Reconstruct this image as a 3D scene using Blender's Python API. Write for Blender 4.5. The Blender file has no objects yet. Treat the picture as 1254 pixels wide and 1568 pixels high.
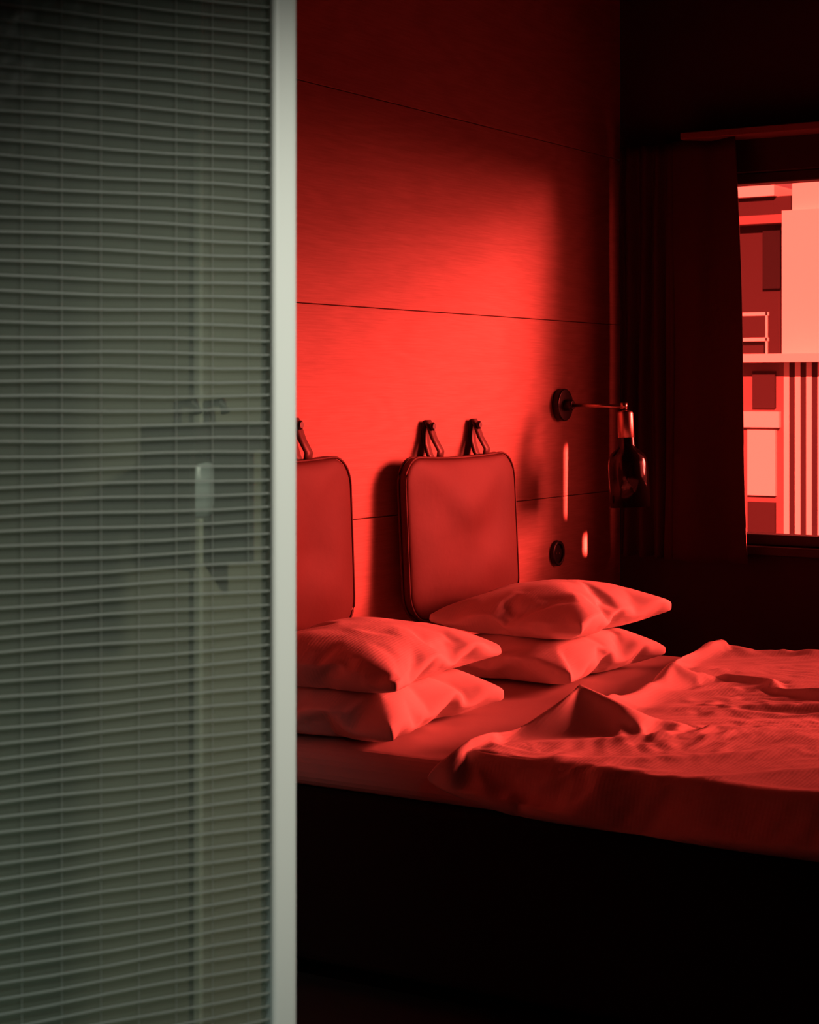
import bpy, bmesh, math, random, time
from mathutils import Vector, Matrix, noise
T0=time.time()
random.seed(4)
S=bpy.context.scene
S.view_settings.view_transform='Standard'
S.view_settings.look='None'

# ---------------------------------------------------------------- helpers
def mat(name, col, rough=.7, spec=.3, metal=0, bump=None, var=None, sheen=0):
    m=bpy.data.materials.new(name); m.use_nodes=True
    nt=m.node_tree; b=nt.nodes['Principled BSDF']
    b.inputs['Base Color'].default_value=(*col,1)
    b.inputs['Roughness'].default_value=rough
    b.inputs['Specular IOR Level'].default_value=spec
    b.inputs['Metallic'].default_value=metal
    if sheen: b.inputs['Sheen Weight'].default_value=sheen
    tc=nt.nodes.new('ShaderNodeTexCoord')
    if var:
        sc,amt=var
        n=nt.nodes.new('ShaderNodeTexNoise'); n.inputs['Scale'].default_value=sc; n.inputs['Detail'].default_value=6
        nt.links.new(tc.outputs['Object'],n.inputs['Vector'])
        r=nt.nodes.new('ShaderNodeMixRGB')
        r.inputs[1].default_value=(*[c*(1-amt) for c in col],1); r.inputs[2].default_value=(*[min(1,c*(1+amt)) for c in col],1)
        nt.links.new(n.outputs['Fac'],r.inputs[0]); nt.links.new(r.outputs[0],b.inputs['Base Color'])
    if bump:
        sc,st=bump
        n=nt.nodes.new('ShaderNodeTexNoise'); n.inputs['Scale'].default_value=sc; n.inputs['Detail'].default_value=5
        nt.links.new(tc.outputs['Object'],n.inputs['Vector'])
        bp=nt.nodes.new('ShaderNodeBump'); bp.inputs['Strength'].default_value=st; bp.inputs['Distance'].default_value=.004
        nt.links.new(n.outputs['Fac'],bp.inputs['Height']); nt.links.new(bp.outputs[0],b.inputs['Normal'])
    return m

def link(o,parent=None):
    S.collection.objects.link(o)
    if parent: o.parent=parent
    return o
def empty(name,loc=(0,0,0)):
    e=bpy.data.objects.new(name,None); e.empty_display_size=.1; e.location=loc
    return link(e)
def mk(name,bm,mats,parent=None,smooth=False,bevel=0,seg=2,sub=0):
    bmesh.ops.recalc_face_normals(bm,faces=bm.faces)
    me=bpy.data.meshes.new(name); bm.to_mesh(me); bm.free()
    if not isinstance(mats,(list,tuple)): mats=[mats]
    for m in mats: me.materials.append(m)
    if smooth:
        for p in me.polygons: p.use_smooth=True
    o=bpy.data.objects.new(name,me); link(o,parent)
    if bevel:
        b=o.modifiers.new('b','BEVEL'); b.width=bevel; b.segments=seg; b.limit_method='ANGLE'
    if sub:
        s=o.modifiers.new('s','SUBSURF'); s.levels=sub; s.render_levels=sub
    return o
def addbox(bm,x0,x1,y0,y1,z0,z1,mi=0):
    vs=[bm.verts.new(p) for p in [(x0,y0,z0),(x1,y0,z0),(x1,y1,z0),(x0,y1,z0),(x0,y0,z1),(x1,y0,z1),(x1,y1,z1),(x0,y1,z1)]]
    for f in [(0,3,2,1),(4,5,6,7),(0,1,5,4),(1,2,6,5),(2,3,7,6),(3,0,4,7)]:
        fc=bm.faces.new([vs[i] for i in f]); fc.material_index=mi
def box(name,x0,x1,y0,y1,z0,z1,m,parent=None,bevel=0,seg=2):
    bm=bmesh.new(); addbox(bm,x0,x1,y0,y1,z0,z1)
    return mk(name,bm,m,parent,bevel=bevel,seg=seg)
def tube(bm,pts,r,n=10,closed=False,mi=0):
    pts=[Vector(p) for p in pts]; rings=[]; N=len(pts)
    for i,p in enumerate(pts):
        a=pts[(i-1)%N] if (closed or i>0) else p
        b=pts[(i+1)%N] if (closed or i<N-1) else p
        t=(b-a).normalized()
        up=Vector((0,0,1)) if abs(t.z)<.9 else Vector((1,0,0))
        s=t.cross(up).normalized(); u=s.cross(t).normalized()
        rr=r[i] if isinstance(r,(list,tuple)) else r
        rings.append([bm.verts.new(p+s*rr*math.cos(2*math.pi*k/n)+u*rr*math.sin(2*math.pi*k/n)) for k in range(n)])
    for i in range(N if closed else N-1):
        A=rings[i];B=rings[(i+1)%N]
        for k in range(n):
            f=bm.faces.new([A[k],A[(k+1)%n],B[(k+1)%n],B[k]]); f.material_index=mi
    if not closed:
        for rg in (rings[0],rings[-1]):
            f=bm.faces.new(rg); f.material_index=mi
def lathe(bm,prof,origin,axis,n=32,mi=0,cap=True):
    axis=Vector(axis).normalized(); o=Vector(origin)
    up=Vector((0,0,1)) if abs(axis.z)<.9 else Vector((1,0,0))
    s=axis.cross(up).normalized(); u=s.cross(axis)
    rings=[]
    for (r,h) in prof:
        rings.append([bm.verts.new(o+axis*h+(s*math.cos(2*math.pi*k/n)+u*math.sin(2*math.pi*k/n))*max(r,1e-4)) for k in range(n)])
    for A,B in zip(rings,rings[1:]):
        for k in range(n):
            f=bm.faces.new([A[k],A[(k+1)%n],B[(k+1)%n],B[k]]); f.material_index=mi
    if cap:
        for rg in (rings[0],rings[-1]):
            f=bm.faces.new(rg); f.material_index=mi

# ---------------------------------------------------------------- materials
def wood_mat():
    m=bpy.data.materials.new('oak_veneer'); m.use_nodes=True; nt=m.node_tree; b=nt.nodes['Principled BSDF']
    N=nt.nodes.new; Lk=nt.links.new
    tc=N('ShaderNodeTexCoord'); mp=N('ShaderNodeMapping'); mp.inputs['Scale'].default_value=(.8,1,3.6)
    Lk(tc.outputs['Object'],mp.inputs['Vector'])
    n=N('ShaderNodeTexNoise'); n.inputs['Scale'].default_value=1.1; n.inputs['Detail'].default_value=2.5; n.inputs['Roughness'].default_value=.45; n.inputs['Distortion'].default_value=.25
    Lk(mp.outputs[0],n.inputs['Vector'])
    m1=N('ShaderNodeMath'); m1.operation='MULTIPLY'; m1.inputs[1].default_value=95; Lk(n.outputs['Fac'],m1.inputs[0])
    m2=N('ShaderNodeMath'); m2.operation='SINE'; Lk(m1.outputs[0],m2.inputs[0])
    m3=N('ShaderNodeMath'); m3.operation='MULTIPLY'; m3.inputs[1].default_value=.08; Lk(m2.outputs[0],m3.inputs[0])
    mp2=N('ShaderNodeMapping'); mp2.inputs['Scale'].default_value=(7,1,150); Lk(tc.outputs['Object'],mp2.inputs['Vector'])
    n2=N('ShaderNodeTexNoise'); n2.inputs['Scale'].default_value=1.6; n2.inputs['Detail'].default_value=5; Lk(mp2.outputs[0],n2.inputs['Vector'])
    hv=N('ShaderNodeMath'); hv.operation='ADD'; Lk(n2.outputs['Fac'],hv.inputs[0]); Lk(m3.outputs[0],hv.inputs[1])
    cr=N('ShaderNodeValToRGB'); e=cr.color_ramp.elements
    e[0].position=.25;e[0].color=(.385,.215,.175,1); e[1].position=.75; e[1].color=(.48,.285,.235,1)
    Lk(hv.outputs[0],cr.inputs[0]); Lk(cr.outputs[0],b.inputs['Base Color'])
    bp=N('ShaderNodeBump'); bp.inputs['Strength'].default_value=.2; bp.inputs['Distance'].default_value=.0016
    Lk(hv.outputs[0],bp.inputs['Height']); Lk(bp.outputs[0],b.inputs['Normal'])
    b.inputs['Roughness'].default_value=.55; b.inputs['Specular IOR Level'].default_value=.28
    return m
M_wood=wood_mat()
def linen_mat(name,col):
    m=mat(name,col,.9,.10,bump=None,sheen=.05); nt=m.node_tree; b=nt.nodes['Principled BSDF']
    tc=nt.nodes.new('ShaderNodeTexCoord')
    w=nt.nodes.new('ShaderNodeTexWave'); w.inputs['Scale'].default_value=38; w.inputs['Distortion'].default_value=.3; w.bands_direction='X'
    nt.links.new(tc.outputs['UV'],w.inputs['Vector'])
    n=nt.nodes.new('ShaderNodeTexNoise'); n.inputs['Scale'].default_value=22; n.inputs['Detail'].default_value=4
    nt.links.new(tc.outputs['Object'],n.inputs['Vector'])
    a=nt.nodes.new('ShaderNodeMath'); a.operation='MULTIPLY_ADD'; a.inputs[1].default_value=.12
    nt.links.new(w.outputs['Fac'],a.inputs[0]); nt.links.new(n.outputs['Fac'],a.inputs[2])
    bp=nt.nodes.new('ShaderNodeBump'); bp.inputs['Strength'].default_value=.4; bp.inputs['Distance'].default_value=.004
    nt.links.new(a.outputs[0],bp.inputs['Height']); nt.links.new(bp.outputs[0],b.inputs['Normal'])
    return m
M_linen=linen_mat('striped_cotton',(.76,.70,.66))
M_sheet=mat('fitted_sheet_cotton',(.54,.46,.43),.85,.12,bump=(25,.25))
M_base=mat('bed_base_fabric',(.015,.013,.013),.9,.1,bump=(300,.3))
M_leather=mat('tan_leather',(.095,.040,.034),.55,.15,bump=(40,.15),var=(5,.35))
M_strap=mat('strap_leather',(.08,.045,.035),.5,.4)
M_black=mat('black_metal',(.015,.015,.015),.35,.5)
M_gloss=mat('black_gloss',(.006,.006,.006),.12,.45)
M_copper=mat('polished_metal',(.55,.42,.36),.3,.5,metal=1)
M_dark=mat('dark_paint',(.055,.043,.043),.85,.15,bump=(60,.1))
M_wall=mat('hall_paint',(.25,.235,.17),.85,.2,bump=(50,.08))
M_floor=mat('dark_floor',(.035,.03,.028),.7,.3,var=(3,.3))
M_curtain=mat('curtain_fabric',(.065,.042,.040),.95,.1,bump=(200,.3))
M_frame=mat('window_frame_black',(.03,.022,.02),.5,.4)
M_rail=mat('curtain_track_wood',(.22,.12,.10),.6,.3)
M_alu=mat('satin_aluminium',(.80,.84,.76),.45,.4)

# red tinted pane
M_pane=bpy.data.materials.new('red_tinted_glass'); M_pane.use_nodes=True
nt=M_pane.node_tree; nt.nodes.clear()
o=nt.nodes.new('ShaderNodeOutputMaterial'); t=nt.nodes.new('ShaderNodeBsdfTransparent'); t.inputs[0].default_value=(1,.066,.049,1)
g=nt.nodes.new('ShaderNodeBsdfGlossy'); g.inputs['Roughness'].default_value=.03
mx=nt.nodes.new('ShaderNodeMixShader'); mx.inputs[0].default_value=.03
nt.links.new(t.outputs[0],mx.inputs[1]); nt.links.new(g.outputs[0],mx.inputs[2]); nt.links.new(mx.outputs[0],o.inputs[0])
# wired door glass
M_glass=bpy.data.materials.new('wired_glass'); M_glass.use_nodes=True
nt=M_glass.node_tree; b=nt.nodes['Principled BSDF']; o=nt.nodes['Material Output']
b.inputs['Base Color'].default_value=(.22,.25,.21,1); b.inputs['Roughness'].default_value=.18
n=nt.nodes.new('ShaderNodeTexNoise'); n.inputs['Scale'].default_value=30; tc=nt.nodes.new('ShaderNodeTexCoord'); nt.links.new(tc.outputs['Object'],n.inputs['Vector'])
bp=nt.nodes.new('ShaderNodeBump'); bp.inputs['Strength'].default_value=.2; bp.inputs['Distance'].default_value=.004
nt.links.new(n.outputs['Fac'],bp.inputs['Height']); nt.links.new(bp.outputs[0],b.inputs['Normal'])
t=nt.nodes.new('ShaderNodeBsdfTransparent'); t.inputs[0].default_value=(.87,.91,.82,1)
mx=nt.nodes.new('ShaderNodeMixShader'); mx.inputs[0].default_value=.28
nt.links.new(t.outputs[0],mx.inputs[1]); nt.links.new(b.outputs[0],mx.inputs[2]); nt.links.new(mx.outputs[0],o.inputs[0])
M_wire=mat('wire_mesh',(.24,.26,.225),.5,.4)

# ---------------------------------------------------------------- room shell
XW=5.42; YW=2.6; ZC=2.7
box('floor',-1,XW+.15,-1.6,YW+.12,-.1,0,M_floor)
box('ceiling',-1,XW+.15,-1.6,YW+.12,ZC,ZC+.1,M_dark)
bm=bmesh.new()
addbox(bm,-1.0,XW+.15,YW+.012,YW+.12,0,ZC,1)
for z0,z1 in [(0,.397),(.397,.955),(.955,1.513),(1.513,2.071),(2.071,2.7)]:
    addbox(bm,1.592,XW-.002,YW,YW+.015,z0+.001,z1-.001,0)
mk('wall_headboard',bm,[M_wood,M_dark],bevel=.0012,seg=1)
# window wall with opening
WY0,WY1,WZ0,WZ1=-.75,2.42,.79,2.0
bm=bmesh.new()
addbox(bm,XW,XW+.15,-1.6,WY0,0,ZC); addbox(bm,XW,XW+.15,WY1,YW,0,ZC)
addbox(bm,XW,XW+.15,WY0,WY1,0,WZ0); addbox(bm,XW,XW+.15,WY0,WY1,WZ1,ZC)
mk('wall_window',bm,M_dark)
box('wall_right',-1,XW+.15,-1.7,-1.6,0,ZC,M_dark)
box('wall_back',-1.1,-1,-1.7,YW+.12,0,ZC,M_wall)
bm=bmesh.new()
addbox(bm,1.443,1.592,1.175,YW,0,ZC); addbox(bm,1.443,1.592,-1.6,.2,0,ZC); addbox(bm,1.443,1.592,.2,1.175,2.25,ZC)
mk('wall_entry',bm,M_wall,bevel=.003)
box('lit_edge_strip',1.436,1.443,1.172,1.182,0,2.25,mat('lit_edge_tone',(.42,.42,.35),.6,.3),bevel=.002)  # pale strip, paints the lit edge of the wall corner
# window
w=empty('window_1')
fx0,fx1=XW+.02,XW+.09
bm=bmesh.new(); fw=.035
addbox(bm,fx0,fx1,WY0,WY1,WZ0,WZ0+fw); addbox(bm,fx0,fx1,WY0,WY1,WZ1-fw,WZ1)
addbox(bm,fx0,fx1,WY0,WY0+fw,WZ0+fw,WZ1-fw); addbox(bm,fx0,fx1,WY1-fw,WY1,WZ0+fw,WZ1-fw)
addbox(bm,fx0,fx1,.42,.455,WZ0+fw,WZ1-fw)
mk('frame',bm,M_frame,w,bevel=.004)
box('sill',XW-.03,XW+.02,WY0-.03,WY1+.03,WZ0-.03,WZ0,M_frame,w,bevel=.004)
bm=bmesh.new(); vs=[bm.verts.new((XW+.055,y,z)) for y,z in [(WY0+.01,WZ0+.01),(WY1-.01,WZ0+.01),(WY1-.01,WZ1-.01),(WY0+.01,WZ1-.01)]]; bm.faces.new(vs)
mk('pane',bm,M_pane,w)
box('trim_1',XW-.012,XW,WY0-.05,WY1+.02,WZ1,2.105,M_frame)
# curtain + track
cu=empty('curtain')
box('track',XW-.12,XW,-1.2,2.33,2.105,2.128,M_rail,cu,bevel=.003)
def sheet(name,y0t,y1t,y0b,y1b,zt,zb,fold,amp,ph,x=XW-.085):
    bm=bmesh.new(); nu,nv=90,30; g=[]
    for j in range(nv+1):
        v=j/nv; row=[]
        for i in range(nu+1):
            u=i/nu
            y=(y0t*(1-v)+y0b*v)*(1-u)+(y1t*(1-v)+y1b*v)*u
            a=amp*(.6+.4*v)
            xx=x+a*math.sin(u*fold*2*math.pi+ph+.5*v)+.006*noise.noise(Vector((u*5,v*3,ph)))
            row.append(bm.verts.new((xx,y+.004*math.sin(v*6+u*9),zt*(1-v)+zb*v+.004*math.sin(u*fold*6.28))))
        g.append(row)
    for j in range(nv):
        for i in range(nu):
            bm.faces.new([g[j][i],g[j][i+1],g[j+1][i+1],g[j+1][i]])
    o=mk(name,bm,M_curtain,cu,smooth=True)
    s=o.modifiers.new('t','SOLIDIFY'); s.thickness=.003
sheet('gathered_panel',2.56,2.36,2.565,2.35,2.10,.745,4,.022,0)
sheet('flat_panel',2.38,2.145,2.40,2.10,2.10,.735,1.3,.012,1.4,XW-.10)

# ---------------------------------------------------------------- bed  (stands very slightly askew)
bed=empty('bed')
bx0,bx1,by0,by1=3.06,4.68,.50,2.50
ZM=.532
ROT=Matrix.Translation((3.06,2.50,0))@Matrix.Rotation(math.radians(2.0),4,'Z')@Matrix.Translation((-3.06,-2.50,0))
box('base',bx0+.02,bx1-.02,by0+.03,by1,.06,.440,M_base,bed,bevel=.02,seg=3).data.transform(ROT)
bm=bmesh.new()
for x in (bx0+.12,bx1-.12):
    for y in (by0+.12,by1-.12): lathe(bm,[(.025,0),(.03,.07)],(x,y,0),(0,0,1),16)
mk('legs',bm,M_black,bed).data.transform(ROT)
box('mattress',bx0,bx1,by0,by1-.005,.442,ZM,M_sheet,bed,bevel=.035,seg=5).data.transform(ROT)

# --- cloth-simulated soft goods
def grab(o):
    dg=bpy.context.evaluated_depsgraph_get(); ev=o.evaluated_get(dg)
    return bpy.data.meshes.new_from_object(ev)
def soft_mesh(fn,fn2,nx,ny,hs,zfun):
    bm=bmesh.new(); top={};bot={};mid={}; rest=[]
    def V(x,y,z,r):
        rest.append(r); return bm.verts.new((x,y,z))
    for i in range(nx+1):
        for j in range(ny+1):
            a,b=i/nx,j/ny; x,y=fn(a,b); X,Y=fn2(a,b)
            zz=zfun(x,y)
            top[i,j]=V(x,y,zz+hs,(X,Y,hs)); bot[i,j]=V(x,y,zz*.2-hs,(X,Y,-hs))
            if i in(0,nx) or j in(0,ny): mid[i,j]=V(x,y,0,(X,Y,0))
    for i in range(nx):
        for j in range(ny):
            bm.faces.new([top[i,j],top[i+1,j],top[i+1,j+1],top[i,j+1]])
            bm.faces.new([bot[i,j+1],bot[i+1,j+1],bot[i+1,j],bot[i,j]])
    bd=[(i,0) for i in range(nx)]+[(nx,j) for j in range(ny)]+[(i,ny) for i in range(nx,0,-1)]+[(0,j) for j in range(ny,0,-1)]
    for p,q in zip(bd,bd[1:]+bd[:1]):
        bm.faces.new([mid[p],mid[q],top[q],top[p]]); bm.faces.new([bot[p],bot[q],mid[q],mid[p]])
    uv=bm.loops.layers.uv.new('UVMap')
    for f in bm.faces:
        for l in f.loops: l[uv].uv=(l.vert.co.y,l.vert.co.x)
    me=bpy.data.meshes.new('pm'); bm.verts.index_update(); bm.to_mesh(me); bm.free()
    return me,rest
def add_rest(o,rest):
    o.shape_key_add(name='Basis'); k=o.shape_key_add(name='rest')
    for i,r in enumerate(rest): k.data[i].co=r
    k.value=0
pil=[]
for k in range(4):
    sx,sy=.62,.50; sd=3.1*k+1
    f1=lambda a,b:((a-.5)*sx,(b-.5)*sy)
    f2=lambda a,b:((a-.5)*sx*1.05,(b-.5)*sy*1.04)
    me,rest=soft_mesh(f1,f2,44,36,.024,lambda x,y:.04*noise.noise(Vector((x*7+sd,y*7,sd))))
    o=bpy.data.objects.new('tmp_pillow',me); o.location=(k*2,-30,0); link(o); add_rest(o,rest)
    c=o.modifiers.new('c','CLOTH'); st=c.settings
    st.quality=6; st.mass=.3; st.tension_stiffness=25; st.compression_stiffness=22; st.shear_stiffness=6; st.bending_stiffness=.12
    st.use_pressure=True; st.uniform_pressure_force=3.2; st.effector_weights.gravity=0
    st.air_damping=4; st.rest_shape_key=o.data.shape_keys.key_blocks['rest']
    c.collision_settings.use_collision=False
    c.point_cache.frame_start=1; c.point_cache.frame_end=60
    pil.append(o)
# duvet
DX0,DX1=2.940,4.755; DY0=.46
def dhead(a): return 1.885-.13*math.sin(math.pi*min(1,a*1.3))
def f1(a,b): return (DX0+(DX1-DX0)*a, DY0+(dhead(a)-DY0)*b)
def f2(a,b):
    return ((DX0+(DX1-DX0)*a-3.85)*1.14+3.85, (DY0+(1.84-DY0)*b)*1.07)
def dz(x,y):
    wx=x+.25*noise.noise(Vector((x*2,y*2,31))); wy=y+.25*noise.noise(Vector((x*2,y*2,57)))
    return .10*noise.noise(Vector((wx*3.2+wy*1.4,wy*1.5,3)))+.025*noise.noise(Vector((wx*7,wy*4.0,9)))
me,rest=soft_mesh(f1,f2,124,96,.024,dz)
dv=bpy.data.objects.new('tmp_duvet',me); dv.location=(0,0,.615); link(dv); add_rest(dv,rest)
c=dv.modifiers.new('c','CLOTH'); st=c.settings; st.quality=8; st.mass=.3
st.tension_stiffness=40; st.compression_stiffness=40; st.shear_stiffness=12; st.bending_stiffness=.5
st.use_pressure=True; st.uniform_pressure_force=1.5
st.air_damping=2; st.effector_weights.gravity=.75; st.rest_shape_key=dv.data.shape_keys.key_blocks['rest']
c.collision_settings.distance_min=.010; c.collision_settings.use_collision=True; c.collision_settings.friction=60
c.point_cache.frame_start=1; c.point_cache.frame_end=60
col=box('tmp_col',bx0,bx1,by0-.5,by1,.1,ZM+.004,M_base); col.modifiers.new('c','COLLISION')
col.collision.cloth_friction=60
S.frame_start=1; S.frame_end=60
for f in range(1,35): S.frame_set(f)
meshes=[grab(o) for o in pil]; dmesh=grab(dv)
dmesh.transform(Matrix.Translation((0,0,.615)))
for o in pil+[dv,col]: bpy.data.objects.remove(o)
S.frame_set(1)

def finish_pillow(me,name,cx,cy,zbase,W,D,H,rot,droop=.02,hollow=0):
    xs=[v.co.x for v in me.vertices]; zs=[v.co.z for v in me.vertices]; ys=[v.co.y for v in me.vertices]
    kx=W/(max(xs)-min(xs)); ky=D/(max(ys)-min(ys)); kz=H/(max(zs)-min(zs)); zc=(max(zs)+min(zs))/2
    for v in me.vertices:
        x,y,z=v.co.x*kx,v.co.y*ky,(v.co.z-zc)*kz
        c=abs(x/(W/2))*abs(y/(D/2))
        z+= -droop*c*c
        if z<-H*.30: z=-H*.30+(z+H*.30)*.35
        if hollow and z>H*.3: z=H*.3+(z-H*.3)*(1-hollow)
        v.co=(x,y,z)
    mn=min(v.co.z for v in me.vertices)
    for v in me.vertices: v.co.z-=mn
    for p in me.polygons: p.use_smooth=True
    me.materials.clear(); me.materials.append(M_linen)
    o=bpy.data.objects.new(name,me); link(o); o.location=(cx,cy,zbase); o.rotation_euler=(0,0,rot)
    s=o.modifiers.new('s','SUBSURF'); s.levels=1; s.render_levels=1
    return o
finish_pillow(meshes[0],'pillow',3.345,2.250,ZM+.001,.565,.46,.160,.09,.015,.5)
finish_pillow(meshes[1],'pillow',3.335,2.250,ZM+.107,.57,.47,.150,.12,.012)
finish_pillow(meshes[2],'pillow',4.21,2.245,ZM+.001,.58,.47,.160,-.02,.012,.5)
finish_pillow(meshes[3],'pillow',4.265,2.250,ZM+.109,.58,.47,.155,0.02,.004)

for v in dmesh.vertices:
    x,y,z=v.co
    if z>.548:
        n1=1-abs(noise.noise(Vector((x*3.6+y*1.8,y*2.0+x*.9,5)))*2.4)
        e=min(1,max(0,(x-2.99)/.12))
        v.co.z+=e*(.011*max(0,n1)**2.4-.006)
dmesh.transform(ROT)
for p in dmesh.polygons: p.use_smooth=True
dmesh.materials.clear(); dmesh.materials.append(M_linen)
d=bpy.data.objects.new('duvet',dmesh); link(d)
s=d.modifiers.new('s','SUBSURF'); s.levels=1; s.render_levels=1

# ---------------------------------------------------------------- headboard cushions
def rrect(w,h,r,n=10):
    pts=[]
    for cx,cz,a0 in [(w/2-r,h/2-r,0),(-w/2+r,h/2-r,90),(-w/2+r,-h/2+r,180),(w/2-r,-h/2+r,270)]:
        for k in range(n+1):
            a=math.radians(a0+90*k/n); pts.append((cx+r*math.cos(a),cz+r*math.sin(a)))
    out=[]
    for i,p in enumerate(pts):
        q=pts[(i+1)%len(pts)]; out.append(p)
        L=math.dist(p,q)
        if L>.05:
            k=int(L/.04)
            for t in range(1,k): out.append((p[0]+(q[0]-p[0])*t/k,p[1]+(q[1]-p[1])*t/k))
    return out
def cushion(name,x0,x1,z0,z1,straps,ytop,ybot,seed):
    e=empty(name)
    w,h=x1-x0,z1-z0; out=rrect(w,h,.08); T=.068
    yc=(ytop+ybot)/2; ang=math.atan2(ytop-ybot,h)
    R=Matrix.Translation(((x0+x1)/2,yc,(z0+z1)/2))@Matrix.Rotation(-ang,4,'X')
    bm=bmesh.new(); fr=[0.02,.1,.2,.3,.4,.5,.6,.68,.76,.82,.87,.91,.95,.98,1.0]
    def sag(a,b): return b-(.012*(1-(2*a/w)**2) if b>0 else 0)*(abs(b)/(h/2))
    for side in (-1,1):
        rr=[]
        for f in fr:
            ring=[]
            for (a,b) in out:
                x,z=a*f,sag(a*f,b*f)
                dpt=T/2*(.30+.70*(1-f**2.6)**.55) if f<1 else T/2*.26
                dpt+=.012*noise.noise(Vector((x*6+seed,z*6,side)))*(1-f**3)
                ring.append(bm.verts.new(R@Vector((x,side*dpt,z))))
            rr.append(ring)
        for A,B in zip(rr,rr[1:]):
            for k in range(len(out)):
                k2=(k+1)%len(out); bm.faces.new([A[k],A[k2],B[k2],B[k]])
        bm.faces.new(rr[0])
        if side==-1: A0=rr[-1]
        else: B0=rr[-1]
    for k in range(len(out)):
        k2=(k+1)%len(out); bm.faces.new([A0[k],A0[k2],B0[k2],B0[k]])
    mk('pad',bm,M_leather,e,smooth=True,sub=1)
    bm=bmesh.new()
    for side in (-1,1):
        tube(bm,[R@Vector((a*1.005,side*T/2*.33,sag(a,b)*1.005)) for a,b in out],.0035,8,closed=True)
    mk('piping',bm,M_leather,e,smooth=True)
    for sx in straps:
        zt=z1+.080
        bm=bmesh.new()
        prof=[(ytop-.004,z1-.014),(ytop-.008,z1+.01),(YW-.034,z1+.045),(YW-.020,zt),(YW-.012,zt+.016),(YW-.005,zt+.012),(YW-.004,zt-.02),(YW-.006,z1+.03),(YW-.016,z1+.0),(YW-.024,z1-.014)]
        L=[];Rr=[]
        for y,z in prof:
            L.append(bm.verts.new((sx-.017,y,z))); Rr.append(bm.verts.new((sx+.017,y,z)))
        for k in range(len(prof)-1): bm.faces.new([L[k],Rr[k],Rr[k+1],L[k+1]])
        o=mk('strap',bm,M_strap,e,smooth=True); q=o.modifiers.new('t','SOLIDIFY'); q.thickness=.003
        bm=bmesh.new(); lathe(bm,[(.004,.001),(.004,.022),(.011,.024),(.012,.030),(.008,.034)],(sx,YW,zt-.002),(0,-1,0),20)
        mk('knob',bm,M_black,e,smooth=False)
cushion('headboard_cushion',3.13,3.71,.69,1.13,[3.28,3.54],2.552,2.535,1)
cushion('headboard_cushion',3.97,4.565,.67,1.115,[4.165,4.42],2.552,2.53,7)

# ---------------------------------------------------------------- wall lamp
l=empty('wall_lamp'); lx,lz=4.974,1.246
bm=bmesh.new(); lathe(bm,[(.050,0),(.052,.004),(.052,.020),(.049,.024)],(lx,YW,lz),(0,-1,0),40)
lathe(bm,[(.018,.02),(.018,.045),(.014,.05)],(lx,YW,lz),(0,-1,0),24)
mk('wall_plate',bm,M_black,l,bevel=.001)
bm=bmesh.new(); tube(bm,[(lx,YW-.03,lz),(lx,2.375,lz-.004)],.006,12); lathe(bm,[(.011,0),(.011,.02)],(lx,2.375,lz-.012),(0,0,1),16)
mk('arm',bm,M_copper,l,smooth=True)
ax=Vector((.0,-.06,-1)).normalized(); top=Vector((lx,2.372,lz-.015))
bm=bmesh.new()
lathe(bm,[(.010,0),(.023,.004),(.0255,.01),(.0255,.105),(.020,.11)],top,ax,36,cap=True)
mk('neck',bm,M_copper,l,smooth=True)
bm=bmesh.new()
prof=[(.0265,.085),(.0265,.108),(.030,.118),(.047,.131),(.058,.146),(.062,.163),(.063,.19),(.064,.300),(.061,.300),(.060,.19),(.055,.155),(.02,.13)]
lathe(bm,prof,top,ax,48,cap=False)
mk('bottle_shade',bm,M_gloss,l,smooth=True)
bm=bmesh.new(); lathe(bm,[(.012,.13),(.028,.16),(.030,.19),(.022,.215),(.004,.225)],top,ax,24)
mk('bulb',bm,mat('frosted_bulb',(.6,.6,.6),.4,.4),l,smooth=True)
# socket
sk=empty('wall_socket'); sx,sz=4.95,.778
bm=bmesh.new(); lathe(bm,[(.040,0),(.041,.003),(.040,.012),(.036,.014),(.030,.013),(.029,.006),(.001,.006)],(sx,YW,sz),(0,-1,0),40)
mk('plate',bm,M_black,sk,bevel=.0006)
bm=bmesh.new()
for dx in(-.0095,.0095): lathe(bm,[(.003,.006),(.003,.0075),(.001,.0075)],(sx+dx,YW,sz),(0,-1,0),12)
mk('pin_hole',bm,M_copper,sk)

# ---------------------------------------------------------------- glass door (ajar, foreground left)
dr=empty('door_1')
E=Vector((1.2055,.8995,0)); dd=Vector((-.89,.456,0)).normalized()
dr.matrix_world=Matrix.Translation(E)@Matrix.Rotation(math.atan2(dd.y,dd.x),4,'Z')
DW,DH=.88,2.15
bm=bmesh.new()
addbox(bm,-.0115,.0115,-.012,.016,.01,DH)
addbox(bm,DW-.02,DW+.02,-.016,.016,.01,DH)
addbox(bm,.0115,DW-.02,-.014,.014,.01,.09); addbox(bm,.0115,DW-.02,-.014,.014,DH-.05,DH)
mk('frame',bm,M_alu,dr,bevel=.005,seg=3)
box('glass',.0115,DW-.02,-.002,.002,.09,DH-.05,M_glass,dr)
bm=bmesh.new(); z=.10; k=0
while z<DH-.055:
    n=18; pts=[(.0115+(DW-.032)*i/n,.0075,z+.0009*math.sin(i*1.3+k*.7)) for i in range(n+1)]
    tube(bm,pts,.0008,5); z+=.0117; k+=1
x=.03
while x<DW-.03:
    tube(bm,[(x,.0055,.09),(x,.0055,DH-.05)],.0003,4); x+=.0325
mk('wire_mesh',bm,M_wire,dr)
bm=bmesh.new(); lathe(bm,[(.012,0),(.012,.02),(.009,.03)],(.83,.016,1.0),(0,1,0),20); tube(bm,[(.83,.045,1.0),(.72,.045,1.0)],.008,12)
mk('handle',bm,M_alu,dr,smooth=True)

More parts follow.
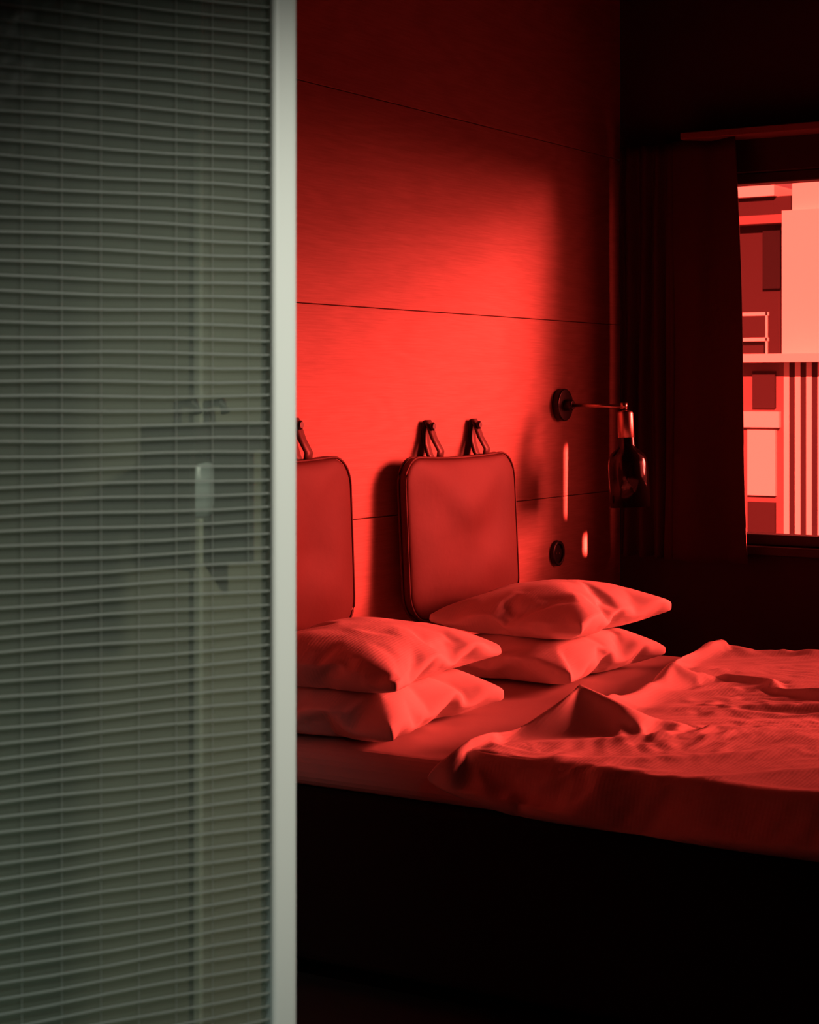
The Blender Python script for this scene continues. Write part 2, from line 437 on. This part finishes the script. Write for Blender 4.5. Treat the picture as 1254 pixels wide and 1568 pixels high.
# added shelf and cup standing in for reflections in the door glass
sh=empty('reflection_shelf')
box('reflection_board',1.345,1.475,1.105,1.1745,1.236,1.262,M_black,sh,bevel=.002)
bm=bmesh.new(); addbox(bm,1.444,1.475,1.165,1.1745,1.12,1.24); addbox(bm,1.345,1.353,1.11,1.17,1.12,1.24); addbox(bm,1.44,1.448,1.11,1.17,1.12,1.24)
mk('reflection_plate',bm,M_black,sh,bevel=.001)
bm=bmesh.new()
for hx in (1.400,1.445): tube(bm,[(hx,1.172,1.262),(hx,1.172,1.283),(hx,1.150,1.285),(hx,1.145,1.274)],.005,8)
mk('reflection_hooks',bm,M_black,sh)
bm=bmesh.new(); lathe(bm,[(.006,1.24),(.006,1.232),(.015,1.228),(.019,1.22),(.0195,1.185),(.017,1.172),(.010,1.168)],(1.395,1.145,0),(0,0,1),24)
mk('reflection_cup',bm,mat('reflection_cup_tone',(.38,.43,.44),.3,.5),sh,smooth=True)
# ---------------------------------------------------------------- outside
M_fw=mat('white_render',(.80,.74,.66),.8,.2); M_fd=mat('dark_cladding',(.045,.03,.03),.8,.2); M_fm=mat('mid_cladding',(.22,.14,.13),.8,.2); M_fk=mat('dark_glass',(.02,.015,.015),.2,.5)  # last one: plain dark glass for the facade windows
bm=bmesh.new(); X=20.
addbox(bm,X+.4,X+6,7.49,14,1.7,3.62,1); addbox(bm,X+.3,X+6,7.7,14,3.62,3.75,0)
addbox(bm,X+.2,X+.4,7.49,14,3.28,3.38,2)
addbox(bm,X+.34,X+.4,7.64,7.86,2.5,3.2,3); addbox(bm,X+.34,X+.4,8.3,8.9,2.5,3.2,3)
addbox(bm,X,X+6,1,7.49,1.7,3.40,0); addbox(bm,X+.1,X+6,1,7.40,3.40,3.9,0)
addbox(bm,X-.3,X-.26,7.55,9.5,2.15,2.19,0); addbox(bm,X-.3,X-.26,7.55,9.5,1.85,1.89,0)
for k in range(3): addbox(bm,X-.3,X-.27,7.56+k*.9,7.58+k*.9,1.7,2.19,0)
addbox(bm,X-.35,X+6,1,14,1.60,1.70,0)
addbox(bm,X,X+6,7.47,14,-5,1.60,2)
addbox(bm,X-.05,X,7.56,7.84,1.06,1.50,1); addbox(bm,X-.08,X,7.50,14,.83,1.02,0); addbox(bm,X-.06,X,7.55,7.90,0.02,.80,0); addbox(bm,X-.05,X,7.56,7.9,-.42,-.06,1)
for k in range(5):
    y=8.2+k*.9; addbox(bm,X-.06,X,y,y+.5,0.02,.80,0); addbox(bm,X-.05,X,y,y+.5,1.06,1.5,3)
addbox(bm,X+.02,X+6,1,7.47,-5,1.60,1)
y=7.47
while y>1.2:
    addbox(bm,X+.01,X+.02,y-.066,y,-5,1.60,0); y-=.138
mk('apartment_building',bm,[M_fw,M_fd,M_fm,M_fk])
box('ground',6.5,60,-30,40,-5.2,-5,mat('street_asphalt',(.12,.12,.12),.9,.2,var=(1,.3)))

# ---------------------------------------------------------------- lights
def sun(name,travel,strength,angle):
    L=bpy.data.lights.new(name,'SUN'); L.energy=strength; L.angle=math.radians(angle)
    o=bpy.data.objects.new(name,L); link(o); o.rotation_euler=Vector(travel).to_track_quat('-Z','Y').to_euler(); o.location=(8,-6,5); return o
def tv(r,el):
    v=Vector((-r,1,0)).normalized(); v.z=-math.tan(math.radians(el)); return v
sun('sun_low',tv(.85,2),1.3,9)
sun('sun_main',tv(.85,8),3.0,17)
sun('added_fill_side',tv(.38,6),.8,28)  # added lamp, brightens the right half of the headboard wall
sun('added_fill_high',tv(1.2,14),7.8,17)  # added lamp, brightens bed and pillows from the window side
sun('sun_glint',tv(1.6,-11),1.5,2.5)
sun('sun_facade',(.85,.35,-.4),18,1)
# narrow lamps added outside the window to cast the slivers on the wall
def sliver(name,src,dst,w,h,W):
    L=bpy.data.lights.new(name,'AREA'); L.shape='RECTANGLE'; L.size=w; L.size_y=h; L.spread=math.radians(1.6); L.energy=W
    o=bpy.data.objects.new(name,L); link(o); o.location=src
    o.rotation_euler=(Vector(dst)-Vector(src)).to_track_quat('-Z','Y').to_euler()
sliver('added_sliver',(5.80,1.25,1.02),(5.03,2.6,1.00),.022,.22,.24)
sliver('added_sliver',(5.60,1.05,.90),(5.165,2.6,.79),.030,.05,.16)
def spot(name,loc,aim,W,size,rad,colr):
    L=bpy.data.lights.new(name,'SPOT'); L.energy=W; L.spot_size=math.radians(size); L.spot_blend=1; L.shadow_soft_size=rad; L.color=colr
    o=bpy.data.objects.new(name,L); link(o); o.location=loc; o.rotation_euler=(Vector(aim)-Vector(loc)).to_track_quat('-Z','Y').to_euler()
spot('hall_spot_cool',(-.107,.821,1.75),(.40,1.30,.78),52,76,.03,(.76,1,.96))
spot('hall_spot_warm',(.69,-.154,1.9),(1.235,.875,1.18),58,42,.05,(1,.99,.90))
wd=bpy.data.worlds.new('World'); S.world=wd; wd.use_nodes=True
bg=wd.node_tree.nodes['Background']; bg.inputs[0].default_value=(.85,.92,1,1); bg.inputs[1].default_value=.95

# ---------------------------------------------------------------- camera
cd=bpy.data.cameras.new('camera'); cam=bpy.data.objects.new('camera',cd); link(cam)
cam.location=(0,0,1.3); cam.rotation_euler=(math.radians(90),0,math.radians(32.45-90))
cd.sensor_fit='VERTICAL'; cd.sensor_height=36; cd.sensor_width=28.8; cd.lens=62; cd.shift_y=-.1212
cd.clip_start=.05; cd.clip_end=200
cd.dof.use_dof=True; cd.dof.focus_distance=4.8; cd.dof.aperture_fstop=16
S.camera=cam
print('TOTAL',time.time()-T0)
